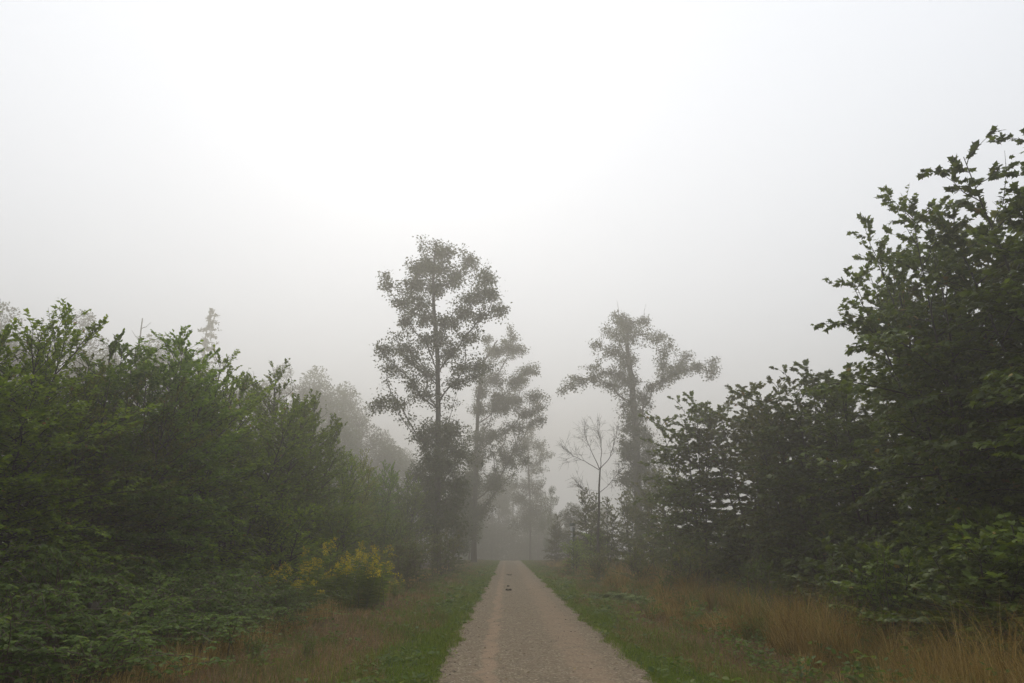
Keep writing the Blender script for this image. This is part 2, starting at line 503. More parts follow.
def generic_crown(seed, H, W, mat, wood, name='fog_tree', cat='tree', leaf_s=.27, shape='round'):
    rg = np.random.default_rng(seed)
    root = thing(name, (0, 0, 0), cat=cat)
    tb = Buf(); lb = Buf()
    t = np.linspace(0, 1, 9)
    P = np.column_stack([np.cumsum(rg.normal(0, .08, 9)), np.cumsum(rg.normal(0, .08, 9)), t * H * .93])
    P[0, :2] = 0; P[0, 2] = -.5
    tube(tb, P, .24 * (H / 18) * (1 - t * .92) + .02, 7)
    P_, D_, N_ = [], [], []
    nb = 34 if shape == 'round' else 60
    for i in range(nb):
        u = rg.uniform(.14, 1.0) if shape == 'round' else (i + .5) / nb
        z = H * (u if shape == 'round' else .12 + .87 * u)
        prof = math.sin(math.pi * min(1, (u * .86 + .14)) ** 1.1) ** .6 if shape == 'round' else (1 - u) ** .9 + .04
        r = W * .5 * prof * (rg.uniform(.25, 1) if shape == 'round' else rg.uniform(.5, 1.05))
        a = i * 2.4 + rg.normal(0, .3)
        c = np.array([r * math.cos(a), r * math.sin(a), z])
        zA = z - .5 * r if shape == 'round' else z + .1 * r
        A = np.array([np.interp(max(zA, 1.0) / H, P[:, 2] / H, P[:, q]) for q in (0, 1)] + [max(zA, 1.0)])
        s = np.linspace(0, 1, 4)
        tube(tb, A + np.outer(s, c - A), .055 * (1 - s * .8) + .01, 4)
        br = rg.uniform(.9, 1.5) * W / 9 if shape == 'round' else .35 + .4 * (1 - u)
        n = int((210 if shape == 'round' else 95) * (br / 1.1) ** 2) + 20
        if shape == 'round':
            d = nrm(rg.normal(0, 1, (n, 3))) * rg.uniform(.1, 1, (n, 1)) ** .5 * br
        else:
            d = np.outer(rg.uniform(-.75, .25, n), c - A) + rg.normal(0, .22, (n, 3)) * br
        P_.append(c + d); D_.append(nrm(d + rg.normal(0, .3, (n, 3)))); N_.append(np.column_stack([rg.normal(0, .6, (n, 2)), np.ones(n)]))
    P_ = np.concatenate(P_)
    leaves(lb, P_, np.concatenate(D_), np.concatenate(N_), leaf_s * rg.uniform(.6, 1.3, len(P_)), LEAF_SIMPLE, rg.random(len(P_)))
    tb.build('trunk', wood, root); lb.build('crown', mat, root)
    return Proto(root, H)


def bramble(seed, mat, Rad=1.3, H=1.0, ncane=46, leaf_s=.085, name='bramble_bush', cat='bush'):
    rg = np.random.default_rng(seed)
    root = thing(name, (0, 0, 0), cat=cat)
    cb = Buf(); lb = Buf()
    for i in range(ncane):
        a = rg.uniform(0, 2 * math.pi); L = Rad * rg.uniform(.35, 1.15); h = H * rg.uniform(.45, 1.1)
        u = np.linspace(0, 1, 9)
        b0 = rg.normal(0, .22 * Rad, 2)
        z = h * np.sin(u * math.pi * rg.uniform(.55, .85)) ** .8
        P = np.column_stack([b0[0] + np.cos(a + u * rg.normal(0, .4)) * L * u ** 1.2, b0[1] + np.sin(a + u * rg.normal(0, .4)) * L * u ** 1.2, z])
        P[0, 2] = -.05
        tube(cb, P, .006 * (1 - u * .7) + .001, 4)
        n = int(rg.uniform(13, 22))
        q = rg.uniform(.2, 1, n)
        lp = np.column_stack([np.interp(q, u, P[:, c]) for c in range(3)])
        aa = rg.uniform(0, 2 * math.pi, n)
        for da, so in ((0, 1.0), (1.5, .8), (-1.5, .8)):
            d = np.column_stack([np.cos(aa + da), np.sin(aa + da), rg.normal(-.25, .2, n)])
            st = np.column_stack([np.cos(aa), np.sin(aa), np.full(n, .1)]) * .06
            leaves(lb, lp + st, d, np.column_stack([rg.normal(0, .35, (n, 2)), np.ones(n)]), leaf_s * so * rg.uniform(.7, 1.25, n), LEAF_OVAL, rg.beta(2, 2, n))
    cb.build('stems', M['cane'], root); lb.build('leaves', mat, root)
    return Proto(root, H)


def goldenrod(seed, nst=6, H=1.35, flower='yellow'):
    rg = np.random.default_rng(seed)
    root = thing('goldenrod_plant', (0, 0, 0), cat='flowering plant')
    sb = Buf(); lb = Buf(); heads = []
    for i in range(nst):
        a = rg.uniform(0, 2 * math.pi); h = H * rg.uniform(.5, 1.05); lean = rg.uniform(.05, .42)
        u = np.linspace(0, 1, 8)
        b0 = rg.normal(0, .12, 2)
        P = np.column_stack([b0[0] + math.cos(a) * lean * u ** 1.6, b0[1] + math.sin(a) * lean * u ** 1.6, u * h]); P[0, 2] = -.05
        tube(sb, P, .006 * (1 - u * .6), 4)
        n = 64
        q = np.linspace(.12, .88, n)
        lp = np.column_stack([np.interp(q, u, P[:, c]) for c in range(3)])
        aa = np.arange(n) * 2.4
        leaves(lb, lp, np.column_stack([np.cos(aa), np.sin(aa), rg.uniform(.1, .6, n)]), np.column_stack([rg.normal(0, .3, (n, 2)), np.ones(n)]), .15 * rg.uniform(.7, 1.2, n), LEAF_NARROW, rg.random(n))
        hb = Buf()
        nb = 9
        for k in range(nb):
            z0 = .80 + .2 * k / nb
            p0 = np.array([np.interp(z0, u, P[:, c]) for c in range(3)])
            a2 = a + rg.normal(0, 1.3); l2 = .17 * (1.15 - k / nb) * rg.uniform(.7, 1.2)
            m = 11; s = rg.uniform(.2, 1, m)
            pp = p0 + np.column_stack([math.cos(a2) * l2 * s, math.sin(a2) * l2 * s, l2 * (.75 * s - .7 * s ** 2) + .02]) + rg.normal(0, .012, (m, 3))
            leaves(hb, pp, rg.normal(0, 1, (m, 3)), rg.normal(0, 1, (m, 3)) + [0, 0, 1], .028 * rg.uniform(.6, 1.3, m), LEAF_SIMPLE, rg.random(m))
        heads.append(hb)
    sb.build('stem', M['stem'], root); lb.build('leaves', M['rod_leaf'], root)
    for hb in heads: hb.build('flower_head', M[flower], root)
    return Proto(root, H)


def blades(b, x, y, h, w, lean, rg, tint, flat=False, az=None):
    n = len(x)
    lean = np.clip(lean, 0, 1.45)
    z = gz(x, y)
    a = rg.uniform(0, 2 * math.pi, n) if az is None else az
    d = np.column_stack([np.cos(a), np.sin(a), np.zeros(n)])
    fa = a + math.pi / 2 + rg.normal(0, .6, n)
    sd = np.column_stack([np.cos(fa), np.sin(fa), np.zeros(n)])
    p0 = np.column_stack([x, y, z - .01])
    up = np.array([0, 0, 1.0])
    c = np.cos(lean); s = np.sin(lean)
    p1 = p0 + (h * .55)[:, None] * (up * (c ** .6 if not flat else c)[:, None] + d * (s * .6)[:, None])
    p2 = p1 + (h * .5)[:, None] * (up * (c * .8 - .25 * s)[:, None] + d * s[:, None] * 1.15)
    V = np.stack([p0 - sd * w[:, None] / 2, p0 + sd * w[:, None] / 2, p1 + sd * w[:, None] * .4, p1 - sd * w[:, None] * .4, p2], 1)
    i = np.arange(n)[:, None] * 5
    b.add(V.reshape(-1, 3), [i + np.array([[0, 1, 2, 3]]), i + np.array([[3, 2, 4]])], np.repeat(tint, 5))


# ------------------------------------------------------------------ ground and path
def build_ground():
    xs = np.concatenate([-np.geomspace(300, 14, 22), np.linspace(-13, 13, 66), np.geomspace(14, 300, 22)])
    ys = np.concatenate([np.linspace(-260, -20, 14), np.linspace(-10, 60, 90), np.linspace(62, 140, 40), np.linspace(146, 300, 16)])
    X, Yg = np.meshgrid(xs, ys)
    V = np.column_stack([X.ravel(), Yg.ravel(), gz(X, Yg).ravel()])
    nx = len(xs); ny = len(ys)
    i = np.arange(ny - 1)[:, None] * nx + np.arange(nx - 1)[None]
    Q = np.stack([i, i + 1, i + 1 + nx, i + nx], -1).reshape(-1, 4)
    m, nt, out = new_mat('ground')
    tc = nt.nodes.new('ShaderNodeTexCoord'); pos = tc.outputs['Object']
    sep = nt.nodes.new('ShaderNodeSeparateXYZ'); nt.links.new(pos, sep.inputs[0])
    dx = math_(nt, 'ABSOLUTE', math_(nt, 'SUBTRACT', sep.outputs[0], PATH_X))
    dxn = math_(nt, 'ADD', dx, math_(nt, 'MULTIPLY', math_(nt, 'SUBTRACT', noise(nt, pos, .8), .5), 1.6))
    straw = ramp(nt, noise(nt, pos, 7, 8), [(.3, (.060, .036, .018)), (.55, (.125, .078, .040)), (.75, (.19, .125, .065))])
    patch = smooth(nt, noise(nt, pos, 1.1), .50, .66)
    straw2 = mixc(nt, math_(nt, 'MULTIPLY', patch, .6), straw, (.045, .060, .016))
    green = ramp(nt, noise(nt, pos, 11, 8), [(.3, (.028, .045, .010)), (.7, (.065, .095, .018))])
    litter = ramp(nt, noise(nt, pos, 9, 8), [(.3, (.022, .017, .010)), (.7, (.065, .048, .026))])
    c = mixc(nt, smooth(nt, dxn, 2.2, 2.9), green, straw2)
    c = mixc(nt, smooth(nt, dxn, 4.6, 6.0), c, litter)
    p = nt.nodes.new('ShaderNodeBsdfPrincipled'); p.inputs['Roughness'].default_value = .95; p.inputs['Specular IOR Level'].default_value = .15
    nt.links.new(c, p.inputs['Base Color'])
    bp = nt.nodes.new('ShaderNodeBump'); bp.inputs['Distance'].default_value = .06
    nt.links.new(noise(nt, pos, 14, 8), bp.inputs['Height']); nt.links.new(bp.outputs[0], p.inputs['Normal'])
    nt.links.new(p.outputs[0], out.inputs['Surface'])
    b = Buf(); b.add(V, [Q])
    o = b.build('ground', m, smooth=True)
    tag(o, 'brown and green verge ground on both sides of the gravel path', None, None, 'structure')


def build_path():
    rg = np.random.default_rng(5)
    ys = np.concatenate([np.arange(-40, 4, 2.0), np.arange(4, 60, .12), np.arange(60, 150, .6)])
    nY = len(ys)
    k = np.arange(nY)
    def wob(seed):
        r = np.random.default_rng(seed)
        return sum(a * np.sin(ys * f + r.uniform(0, 6)) for a, f in ((.05, .45), (.045, 1.3), (.03, 3.1), (.02, 7.3))) + r.normal(0, .018, nY)
    l = PATH_X - HALF + wob(1); rr = PATH_X + HALF + wob(2)
    cols = [0, .12, .3, .5, .7, .88, 1]
    crown = [0, .012, .018, .03, .018, .012, 0]
    V = np.stack([np.column_stack([l + (rr - l) * c, ys, gz(np.full(nY, PATH_X), ys) + .012 + h]) for c, h in zip(cols, crown)], 1)
    nx = len(cols)
    i = np.arange(nY - 1)[:, None] * nx + np.arange(nx - 1)[None]
    Q = np.stack([i, i + 1, i + 1 + nx, i + nx], -1).reshape(-1, 4)
    m, nt, out = new_mat('gravel')
    tc = nt.nodes.new('ShaderNodeTexCoord'); pos = tc.outputs['Object']
    sep = nt.nodes.new('ShaderNodeSeparateXYZ'); nt.links.new(pos, sep.inputs[0])
    n1 = noise(nt, pos, .9, 5); n2 = noise(nt, pos, 5, 8, .7)
    x = math_(nt, 'ADD', math_(nt, 'SUBTRACT', sep.outputs[0], PATH_X), math_(nt, 'MULTIPLY', math_(nt, 'SUBTRACT', n1, .5), .55))
    vo = nt.nodes.new('ShaderNodeTexVoronoi'); vo.inputs['Scale'].default_value = 42; nt.links.new(pos, vo.inputs['Vector'])
    vsep = nt.nodes.new('ShaderNodeSeparateColor'); nt.links.new(vo.outputs['Color'], vsep.inputs[0])
    st = ramp(nt, vsep.outputs[0], [(0, (.098, .077, .047)), (.5, (.188, .149, .093)), (.9, (.275, .222, .147)), (1, (.40, .335, .255))])
    c = mixc(nt, smooth(nt, n2, .40, .70), st, (.165, .118, .078))
    tan = ramp(nt, n2, [(.3, (.245, .165, .105)), (.7, (.335, .235, .155))])
    # two worn wheel tracks of lighter, finer grit
    def track(cx, wd):
        d = math_(nt, 'ABSOLUTE', math_(nt, 'SUBTRACT', x, cx))
        return math_(nt, 'SUBTRACT', 1.0, smooth(nt, d, wd * .35, wd))
    tr1 = math_(nt, 'MULTIPLY', track(-.74, .17), .75)
    tr2 = math_(nt, 'MULTIPLY', track(.70, .42), .45)
    mid = math_(nt, 'MULTIPLY', track(-.15, .40), smooth(nt, noise(nt, pos, 2.2, 6), .5, .75))
    brk = smooth(nt, noise(nt, pos, 2.6, 6), .30, .55)
    c = mixc(nt, math_(nt, 'MULTIPLY', mid, .5), c, (.120, .100, .070))
    c = mixc(nt, math_(nt, 'MULTIPLY', tr1, brk), c, tan)
    c = mixc(nt, math_(nt, 'MULTIPLY', tr2, brk), c, tan)
    p = nt.nodes.new('ShaderNodeBsdfPrincipled'); p.inputs['Roughness'].default_value = .92; p.inputs['Specular IOR Level'].default_value = .2
    nt.links.new(c, p.inputs['Base Color'])
    bp = nt.nodes.new('ShaderNodeBump'); bp.inputs['Distance'].default_value = .02; bp.inputs['Strength'].default_value = .8
    hh = math_(nt, 'ADD', vo.outputs['Distance'], math_(nt, 'MULTIPLY', n2, .8))
    nt.links.new(hh, bp.inputs['Height']); nt.links.new(bp.outputs[0], p.inputs['Normal'])
    nt.links.new(p.outputs[0], out.inputs['Surface'])
    b = Buf(); b.add(V.reshape(-1, 3), [Q])
    o = b.build('path', m, smooth=True)
    tag(o, 'straight gravel path running into the fog', None, None, 'structure')


def build_grass():
    rg = np.random.default_rng(11)
    # --- green strip both sides of the path
    b = Buf()
    for side, n, w0 in ((-1, 80000, 1.35), (1, 66000, 1.15)):
        y = 4.2 * (95 / 4.2) ** rg.random(n)
        edge = HALF + .07 * np.sin(y * 1.3 + side) + .05 * np.sin(y * 3.1) + .05 * np.sin(y * 6.7 + side) - .17
        u = rg.beta(.9, 1.7, n) * rg.choice([1, 1, 1, 1.7], n)
        wid = w0 * (1 + .25 * np.sin(y * .5 + side * 2) + .15 * np.sin(y * 1.7))
        x = PATH_X + side * (edge + u * wid * 1.15)
        clump = .5 + .5 * np.sin(x * 5 + 2 * np.sin(y * 2.3)) * np.sin(y * 3.7 + x)
        h = (.045 + .075 * rg.random(n) * (.5 + clump)) * (1 + .8 * (u > .75))
        h *= np.clip(u / .08, .45, 1)
        w = .0055 * np.clip(y / 10, 1, 6)
        t = np.clip(rg.beta(2, 2, n) * .9, 0, 1); t[rg.random(n) < .03] = 1
        blades(b, x, y, h * rg.uniform(.6, 1.5, n), w, rg.uniform(.1, 1.1, n), rg, t)
    o = b.build('grass', M['grass'])
    tag(o, 'short green grass strips edging both sides of the gravel path', None, None, 'stuff')
    # --- dry mown grass on the verges
    b = Buf()
    for side, n, x0, x1 in ((-1, 98000, 2.2, 5.8), (1, 98000, 2.0, 5.6)):
        y = 4.2 * (95 / 4.2) ** rg.random(n)
        x = PATH_X + side * (x0 + (x1 - x0) * rg.random(n) + .35 * np.sin(y * .7 + side))
        w = .005 * np.clip(y / 10, 1, 6)
        pat = np.sin(x * 1.9 + 1.5 * np.sin(y * .8)) * np.sin(y * 1.1 + .7 * x + side)
        keep = rg.random(n) < (.75 + .25 * pat)
        t = rg.beta(2, 2, n) * .82
        grn = rg.random(n) < np.clip(.10 + .28 * (pat > .35), 0, 1)
        t[grn] = rg.uniform(.86, 1, grn.sum())
        h = rg.uniform(.10, .30, n)
        lean = np.where(grn, rg.uniform(.1, .9, n), rg.uniform(.8, 1.5, n))
        blades(b, x[keep], y[keep], h[keep], w[keep], lean[keep], rg, t[keep])
    o = b.build('dry_grass', M['dry'])
    tag(o, 'flattened brown dry grass mixed with green on the verges', None, None, 'stuff')
    # --- tall straw on the right
    b = Buf()
    nt_ = 2050
    ty = 5.0 * (75 / 5.0) ** rg.random(nt_)
    tx = PATH_X + 3.7 + np.abs(rg.normal(0, 1.5, nt_)) + .5 * np.sin(ty * .6)
    cl = .5 + .5 * np.sin(tx * 1.7 + 1.3 * np.sin(ty * .9)) * np.sin(ty * .75 + .8 * tx)
    hh = rg.uniform(.35, 1.2, nt_) * np.clip(.45 + (tx - 3.9) * .35, .4, 1.1) * (.45 + .85 * cl)
    kp = rg.random(nt_) < .35 + .8 * cl; tx = tx[kp]; ty = ty[kp]; hh = hh[kp]; cl = cl[kp]; nt_ = len(tx)
    per = 40
    ta = rg.uniform(0, 2 * math.pi, nt_ * per); tr = np.abs(rg.normal(0, 1, nt_ * per))
    x = np.repeat(tx, per) + np.cos(ta) * tr * .10; y = np.repeat(ty, per) + np.sin(ta) * tr * .10
    h = np.repeat(hh, per) * rg.uniform(.45, 1.2, nt_ * per)
    tt = np.clip(np.repeat(rg.beta(2, 2, nt_) * .7, per) + rg.normal(0, .12, nt_ * per), 0, .84)
    g = np.repeat(rg.random(nt_) < .10 + .35 * (cl < .35), per); tt[g] = rg.uniform(.9, 1, g.sum())
    blades(b, x, y, h, .0045 * np.clip(y / 10, 1, 5), .12 + .42 * tr + np.abs(rg.normal(0, .2, nt_ * per)) + np.repeat(rg.uniform(0, .5, nt_) ** 2, per), rg, tt, az=ta + np.repeat(rg.normal(0, .3, nt_), per))
    # a thinner fringe of straw on the left under the bushes
    n = 9000
    y = 8 * (60 / 8) ** rg.random(n); x = PATH_X - 4.6 - np.abs(rg.normal(0, .8, n))
    blades(b, x, y, rg.uniform(.25, .6, n), .0045 * np.clip(y / 10, 1, 5), np.abs(rg.normal(.5, .3, n)), rg, rg.beta(2, 2, n) * .95)
    o = b.build('tall_straw_grass', M['straw'])
    tag(o, 'tall rust brown straw grass in front of the right trees', None, None, 'stuff')


def build_litter():
    rg = np.random.default_rng(21)
    # low weeds growing through the verges
    b = Buf()
    n = 2600
    y = 7.4 * (70 / 7.4) ** rg.random(n); side = rg.choice([-1, 1], n)
    off = np.where(rg.random(n) < .35, rg.uniform(1.35, 2.4, n), rg.uniform(2.0, 5.4, n)); x = PATH_X + side * off
    pat = np.sin(x * 2.3 + 1.7 * np.sin(y * .9)) * np.sin(y * 1.4 + x)
    k = pat > rg.uniform(-.5, .9, n); x = x[k]; y = y[k]; n = len(x)
    z = gz(x, y); per = 9
    s_ = rg.uniform(.035, .10, n) * np.clip(y / 14, 1, 2)
    P = np.column_stack([np.repeat(x, per), np.repeat(y, per), np.repeat(z, per)]); m = n * per
    a = rg.uniform(0, 2 * math.pi, m); r = rg.uniform(.01, .12, m)
    P = P + np.column_stack([np.cos(a) * r, np.sin(a) * r, rg.uniform(.01, .20, m) * np.repeat(rg.uniform(.3, 1, n), per)])
    leaves(b, P, np.column_stack([np.cos(a), np.sin(a), rg.uniform(-.1, .7, m)]), np.column_stack([rg.normal(0, .4, (m, 2)), np.ones(m)]), np.repeat(s_, per) * rg.uniform(.7, 1.4, m), LEAF_OVAL, rg.beta(2, 2, m))
    n = 210
    y = 7.8 * (60 / 7.8) ** rg.random(n); x = PATH_X + 3.2 + np.abs(rg.normal(0, 1.9, n))
    per = 22; m = n * per; z = gz(x, y)
    hh = rg.uniform(.15, .5, n); q = rg.uniform(.1, 1, m)
    a = rg.uniform(0, 2 * math.pi, m); r = rg.uniform(.01, .16, m)
    P = np.column_stack([np.repeat(x, per) + np.cos(a) * r * (.4 + q), np.repeat(y, per) + np.sin(a) * r * (.4 + q), np.repeat(z, per) + np.repeat(hh, per) * q])
    leaves(b, P, np.column_stack([np.cos(a), np.sin(a), rg.uniform(-.1, .9, m)]), np.column_stack([rg.normal(0, .4, (m, 2)), np.ones(m)]), rg.uniform(.05, .11, m), LEAF_SIMPLE, rg.beta(2, 2.5, m))
    sticks(b, np.column_stack([x, y, z - .02]), np.column_stack([x, y, z + hh]), .004, .002, .2)
    o = b.build('undergrowth', M['weed'])
    tag(o, 'small green weeds growing through the grass of both verges', None, None, 'stuff')
    # loose stones
    b = Buf()
    ico = np.array([[0, 0, 1], [.89, 0, .45], [.28, .85, .45], [-.72, .53, .45], [-.72, -.53, .45], [.28, -.85, .45], [.72, .53, -.45], [-.28, .85, -.45], [-.89, 0, -.45], [-.28, -.85, -.45], [.72, -.53, -.45], [0, 0, -1]])
    F = np.array([[0, 1, 2], [0, 2, 3], [0, 3, 4], [0, 4, 5], [0, 5, 1], [1, 6, 2], [2, 7, 3], [3, 8, 4], [4, 9, 5], [5, 10, 1], [1, 10, 6], [2, 6, 7], [3, 7, 8], [4, 8, 9], [5, 9, 10], [11, 7, 6], [11, 8, 7], [11, 9, 8], [11, 10, 9], [11, 6, 10]])
    n = 3800
    y = 7.0 * (45 / 7.0) ** rg.random(n)
    x = PATH_X + np.where(rg.random(n) < .5, rg.uniform(-1.4, 1.4, n), rg.choice([-1, 1], n) * rg.uniform(1.0, 1.5, n))
    r = .006 + .012 * rg.random(n) ** 3
    V = ico[None] * rg.uniform(.7, 1.3, (n, 12, 1)) * r[:, None, None] * np.array([1.2, 1, .7]) + np.column_stack([x, y, gz(np.full(n, PATH_X), y) + .034 + r * .2 - .02 * (np.abs(x - PATH_X) / 1.4)])[:, None, :]
    b.add(V.reshape(-1, 3), [(np.arange(n)[:, None, None] * 12 + F[None]).reshape(-1, 3)], np.repeat(rg.random(n), 12))
    o = b.build('gravel', M['stone'])
    tag(o, 'loose pebbles scattered on the path', None, None, 'stuff')
    # fallen leaves
    b = Buf(); n = 420
    y = 7.0 * (40 / 7.0) ** rg.random(n); x = PATH_X + rg.normal(0, 1, n) * .55 + rg.choice([-1, 1, 0], n, p=[.45, .4, .15]) * 1.25
    a = rg.uniform(0, 6.28, n)
    zz = np.where(np.abs(x - PATH_X) < 1.4, gz(np.full(n, PATH_X), y) + .04, gz(x, y) + .08)
    leaves(b, np.column_stack([x, y, zz]), np.column_stack([np.cos(a), np.sin(a), rg.normal(0, .12, n)]), np.column_stack([rg.normal(0, .25, (n, 2)), np.ones(n)]), rg.uniform(.03, .065, n), LEAF_OVAL, rg.random(n))
    o = b.build('fallen_leaves', M['fallen'])
    tag(o, 'small brown fallen leaves along the path', None, None, 'stuff')


M['fallen'] = leaf_mat('fallen_leaf', [(0, (.05, .03, .012)), (.6, (.13, .075, .025)), (1, (.24, .17, .05))], vary=0, trans=.1)
M['stone'] = leaf_mat('pebble', [(0, (.09, .07, .055)), (.7, (.20, .155, .12)), (1, (.40, .34, .28))], vary=0, trans=0, rough=.85)
build_ground()
build_path()
build_litter()
build_grass()

# ------------------------------------------------------------------ left thicket
lt = [sapling('young_tree', 'tree', 100 + i, H, Rd, [M['thicket'], M['thicket_olive'], M['thicket'], M['thicket_deep'], M['thicket']][i], M['darkbark'], [LEAF_SIMPLE, LEAF_OVAL, LEAF_SIMPLE, LEAF_OVAL, LEAF_SIMPLE][i], [.10, .085, .105, .12, .09][i], nlead=nl, nbr=nb, nleaf=9, zb=.85, spread=sp, droop=.16, power=.45, whips=3)
      for i, (H, Rd, nl, nb, sp) in enumerate([(6.4, 2.0, 4, 40, .19), (7.0, 2.1, 5, 34, .22), (6.6, 2.0, 4, 40, .18), (7.4, 2.1, 5, 36, .20), (6.0, 2.1, 4, 40, .22)])]
LG = 'young trees of the left thicket'
left_front = [
    (-42, 324, 10.6, 'young green tree cut off by the left edge of the photo'),
    (8, 342, 11.6, 'young tree at the left edge with a low ragged top'),
    (50, 318, 12.6, 'tall left-edge young tree ending in a thin twiggy spire'),
    (92, 357, 14.2, 'young tree with sparse reddish twigs right of the thin twiggy spire'),
    (122, 352, 15.0, 'young tree with one leaning upright shoot in the left thicket'),
    (150, 368, 16.2, 'broad young tree just below the grey dead snag'),
    (183, 340, 17.0, 'young tree topped by a big dark leafy tuft in the left thicket'),
    (212, 360, 18.6, 'young tree with two slender upright shoots right of the leafy tuft'),
    (250, 384, 20.6, 'rounded young tree at the shoulder of the left thicket'),
    (286, 378, 24.0, 'young tree with thin arching twigs where the left thicket steps down'),
    (312, 404, 27.0, 'young tree below the arching twigs on the falling thicket edge'),
    (336, 440, 30.0, 'low bushy tree behind the yellow goldenrod'),
    (362, 454, 34.0, 'hazy young tree right behind the goldenrod patch, middle of the falling edge'),
    (384, 466, 39.0, 'hazy young tree with bent bare twigs left of the tall oak'),
    (408, 476, 44.0, 'small hazy tree closest to the foot of the tall oak'),
]
rgp = np.random.default_rng(77)
for i, (px, py, Y, lab) in enumerate(left_front):
    p = at(px, py, Y)
    zg = float(gz(p[0], Y))
    lt[(i * 2 + i // 5) % 5].place((p[0], Y, zg), p[2] - zg, rgp.uniform(0, 6.28), lab, LG, wide=1.0 if Y < 26 else .8)
back = [(-9.4, 8.0), (-12.6, 9.0), (-12.4, 12.5), (-12.8, 16.0), (-12.0, 20.0), (-12.2, 24.0), (-11.5, 28.5), (-11.0, 33.5), (-10.5, 39), (-9.6, 45), (-8.4, 50), (-9.5, 56)]
for i, (x, y) in enumerate(back):
    zg = float(gz(x, y))
    lt[i % 5].place((x, y, zg), rgp.uniform(5.2, 6.0), rgp.uniform(0, 6.28), 'young tree hidden behind the front row of the left thicket', 'hidden back row of the left thicket', wide=1.15)
# low skirts in front of the thicket
lowp = [sapling('shrub', 'shrub', 140 + i, 2.6, 1.5, M['thicket'], M['darkbark'], LEAF_SIMPLE, .095, nlead=4, nbr=22, nleaf=7, zb=.15, spread=.28, e_lo=18, droop=.2, stem_r=.02) for i in range(2)]
for i, (x, y, h, lab) in enumerate([
    (-6.7, 21.5, 3.0, 'leafy shrub behind the left end of the goldenrod patch'),
    (-6.4, 27.0, 3.2, 'leafy shrub behind the right end of the goldenrod patch'),
    (-6.0, 33.5, 3.0, 'hazy leafy shrub further along the left thicket front'),
    (4.55, 47.5, 2.1, 'hazy low shrub hiding the foot of the pale marker post'), (5.6, 44.5, 2.6, 'hazy shrub between the pale marker post and the bare tree')]):
    lowp[i % 2].place((x, y, float(gz(x, y))), h, rgp.uniform(0, 6.28), lab, 'leafy shrubs along the verges')

# ------------------------------------------------------------------ right maples
mp = [sapling('maple_tree', 'tree', 200 + i, H, Rd, M['maple'] if i != 2 else M['olive'], M['darkbark'], LEAF_LOBED, .135, nlead=nl, nbr=nb, nleaf=7, tw_sp=.2, zb=1.3, spread=sp, e_lo=5, e_hi=50, droop=.22, flat=.6, stem_r=.05, bare_top=.3, power=.30, whips=1)
      for i, (H, Rd, nl, nb, sp) in enumerate([(9.0, 2.1, 6, 26, .20), (8.6, 2.1, 6, 25, .22), (7.6, 1.9, 6, 24, .21), (7.0, 1.8, 6, 23, .23)])]
MG = 'maples along the right verge'
for i, (px, py, Y, lab, v, w) in enumerate([
    (1014, 136, 11.6, 'tallest dark maple reaching the right photo edge with a bare leader', 0, 1.05),
    (1085, 160, 9.6, 'maple mostly outside the frame at the right edge', 1, 1.0),
    (922, 212, 14.0, 'tall maple with a rounded double top left of the tallest maple', 1, .86),
    (966, 238, 15.5, 'maple filling the dip between the two tallest maples', 2, 1.1),
    (906, 236, 16.6, 'maple with a feathery left flank against the sky', 0, .74),
    (846, 378, 19.0, 'lower maple tucked under the feathery flank', 3, 1.0),
    (806, 370, 21.5, 'maple with several thin upright shoots mid-way down the right row', 3, 1.0),
    (776, 386, 23.5, 'maple with ragged top left of the upright shoots', 2, .9),
    (740, 392, 27.0, 'two-pronged maple nearest the leaning ivy-clad tree, right prong', 2, 1.0),
    (692, 400, 28.5, 'two-pronged maple nearest the leaning ivy-clad tree, left prong', 3, .9)]):
    p = at(px, py, Y); zg = float(gz(p[0], Y))
    mp[v].place((p[0], Y, zg), p[2] - zg, rgp.uniform(0, 6.28), lab, MG, wide=w)
for i, (x, y, h) in enumerate([(13.0, 12.0, 7.4), (12.6, 17.0, 7.0), (12.4, 22, 6.4), (12.0, 28, 6.2)]):
    mp[i].place((x, y, float(gz(x, y))), h, rgp.uniform(0, 6.28), 'maple hidden behind the front row of right maples', 'hidden back row of right maples', wide=1.15)
us = [sapling('undergrowth_shrub', 'shrub', 230 + i, 2.4, 1.3, M['maple'], M['darkbark'], LEAF_LOBED, .13, nlead=5, nbr=14, nleaf=5, zb=.1, spread=.3, e_lo=15, droop=.2, stem_r=.016, whips=0) for i in range(2)]
for i, (x, y, h) in enumerate([(7.6, 10.4, 2.0), (8.3, 12.4, 2.1), (10.6, 12.5, 2.4), (12.5, 13.5, 2.8), (10.4, 15.5, 2.4), (12.2, 17, 2.9), (10.2, 18.5, 2.4), (9.9, 21.5, 2.5), (11.8, 22, 3.0), (9.7, 24.5, 2.4), (9.6, 28, 2.6), (11.5, 27, 3.0), (9.6, 31.5, 2.8), (11.4, 33, 3.2), (9.4, 36, 2.8), (9.2, 41, 3.0)]):
    us[i % 2].place((x, y, float(gz(x, y))), h, rgp.uniform(0, 6.28), 'dark undergrowth shrub behind the stems of the right maples', 'undergrowth behind the right maples', wide=1.35)
for i, (x, y, h, lab) in enumerate([(6.9, 10.2, 1.7, 'dark leafy shrub standing in the straw at the bottom right corner'), (6.6, 12.4, 1.5, 'dark leafy shrub in the straw left of the corner shrub'), (7.3, 14.8, 1.9, 'dark leafy shrub at the foot of the tall rounded maple')]):
    us[i % 2].place((x, y, float(gz(x, y))), h, rgp.uniform(0, 6.28), lab, 'dark shrubs in front of the right maples', wide=1.2)
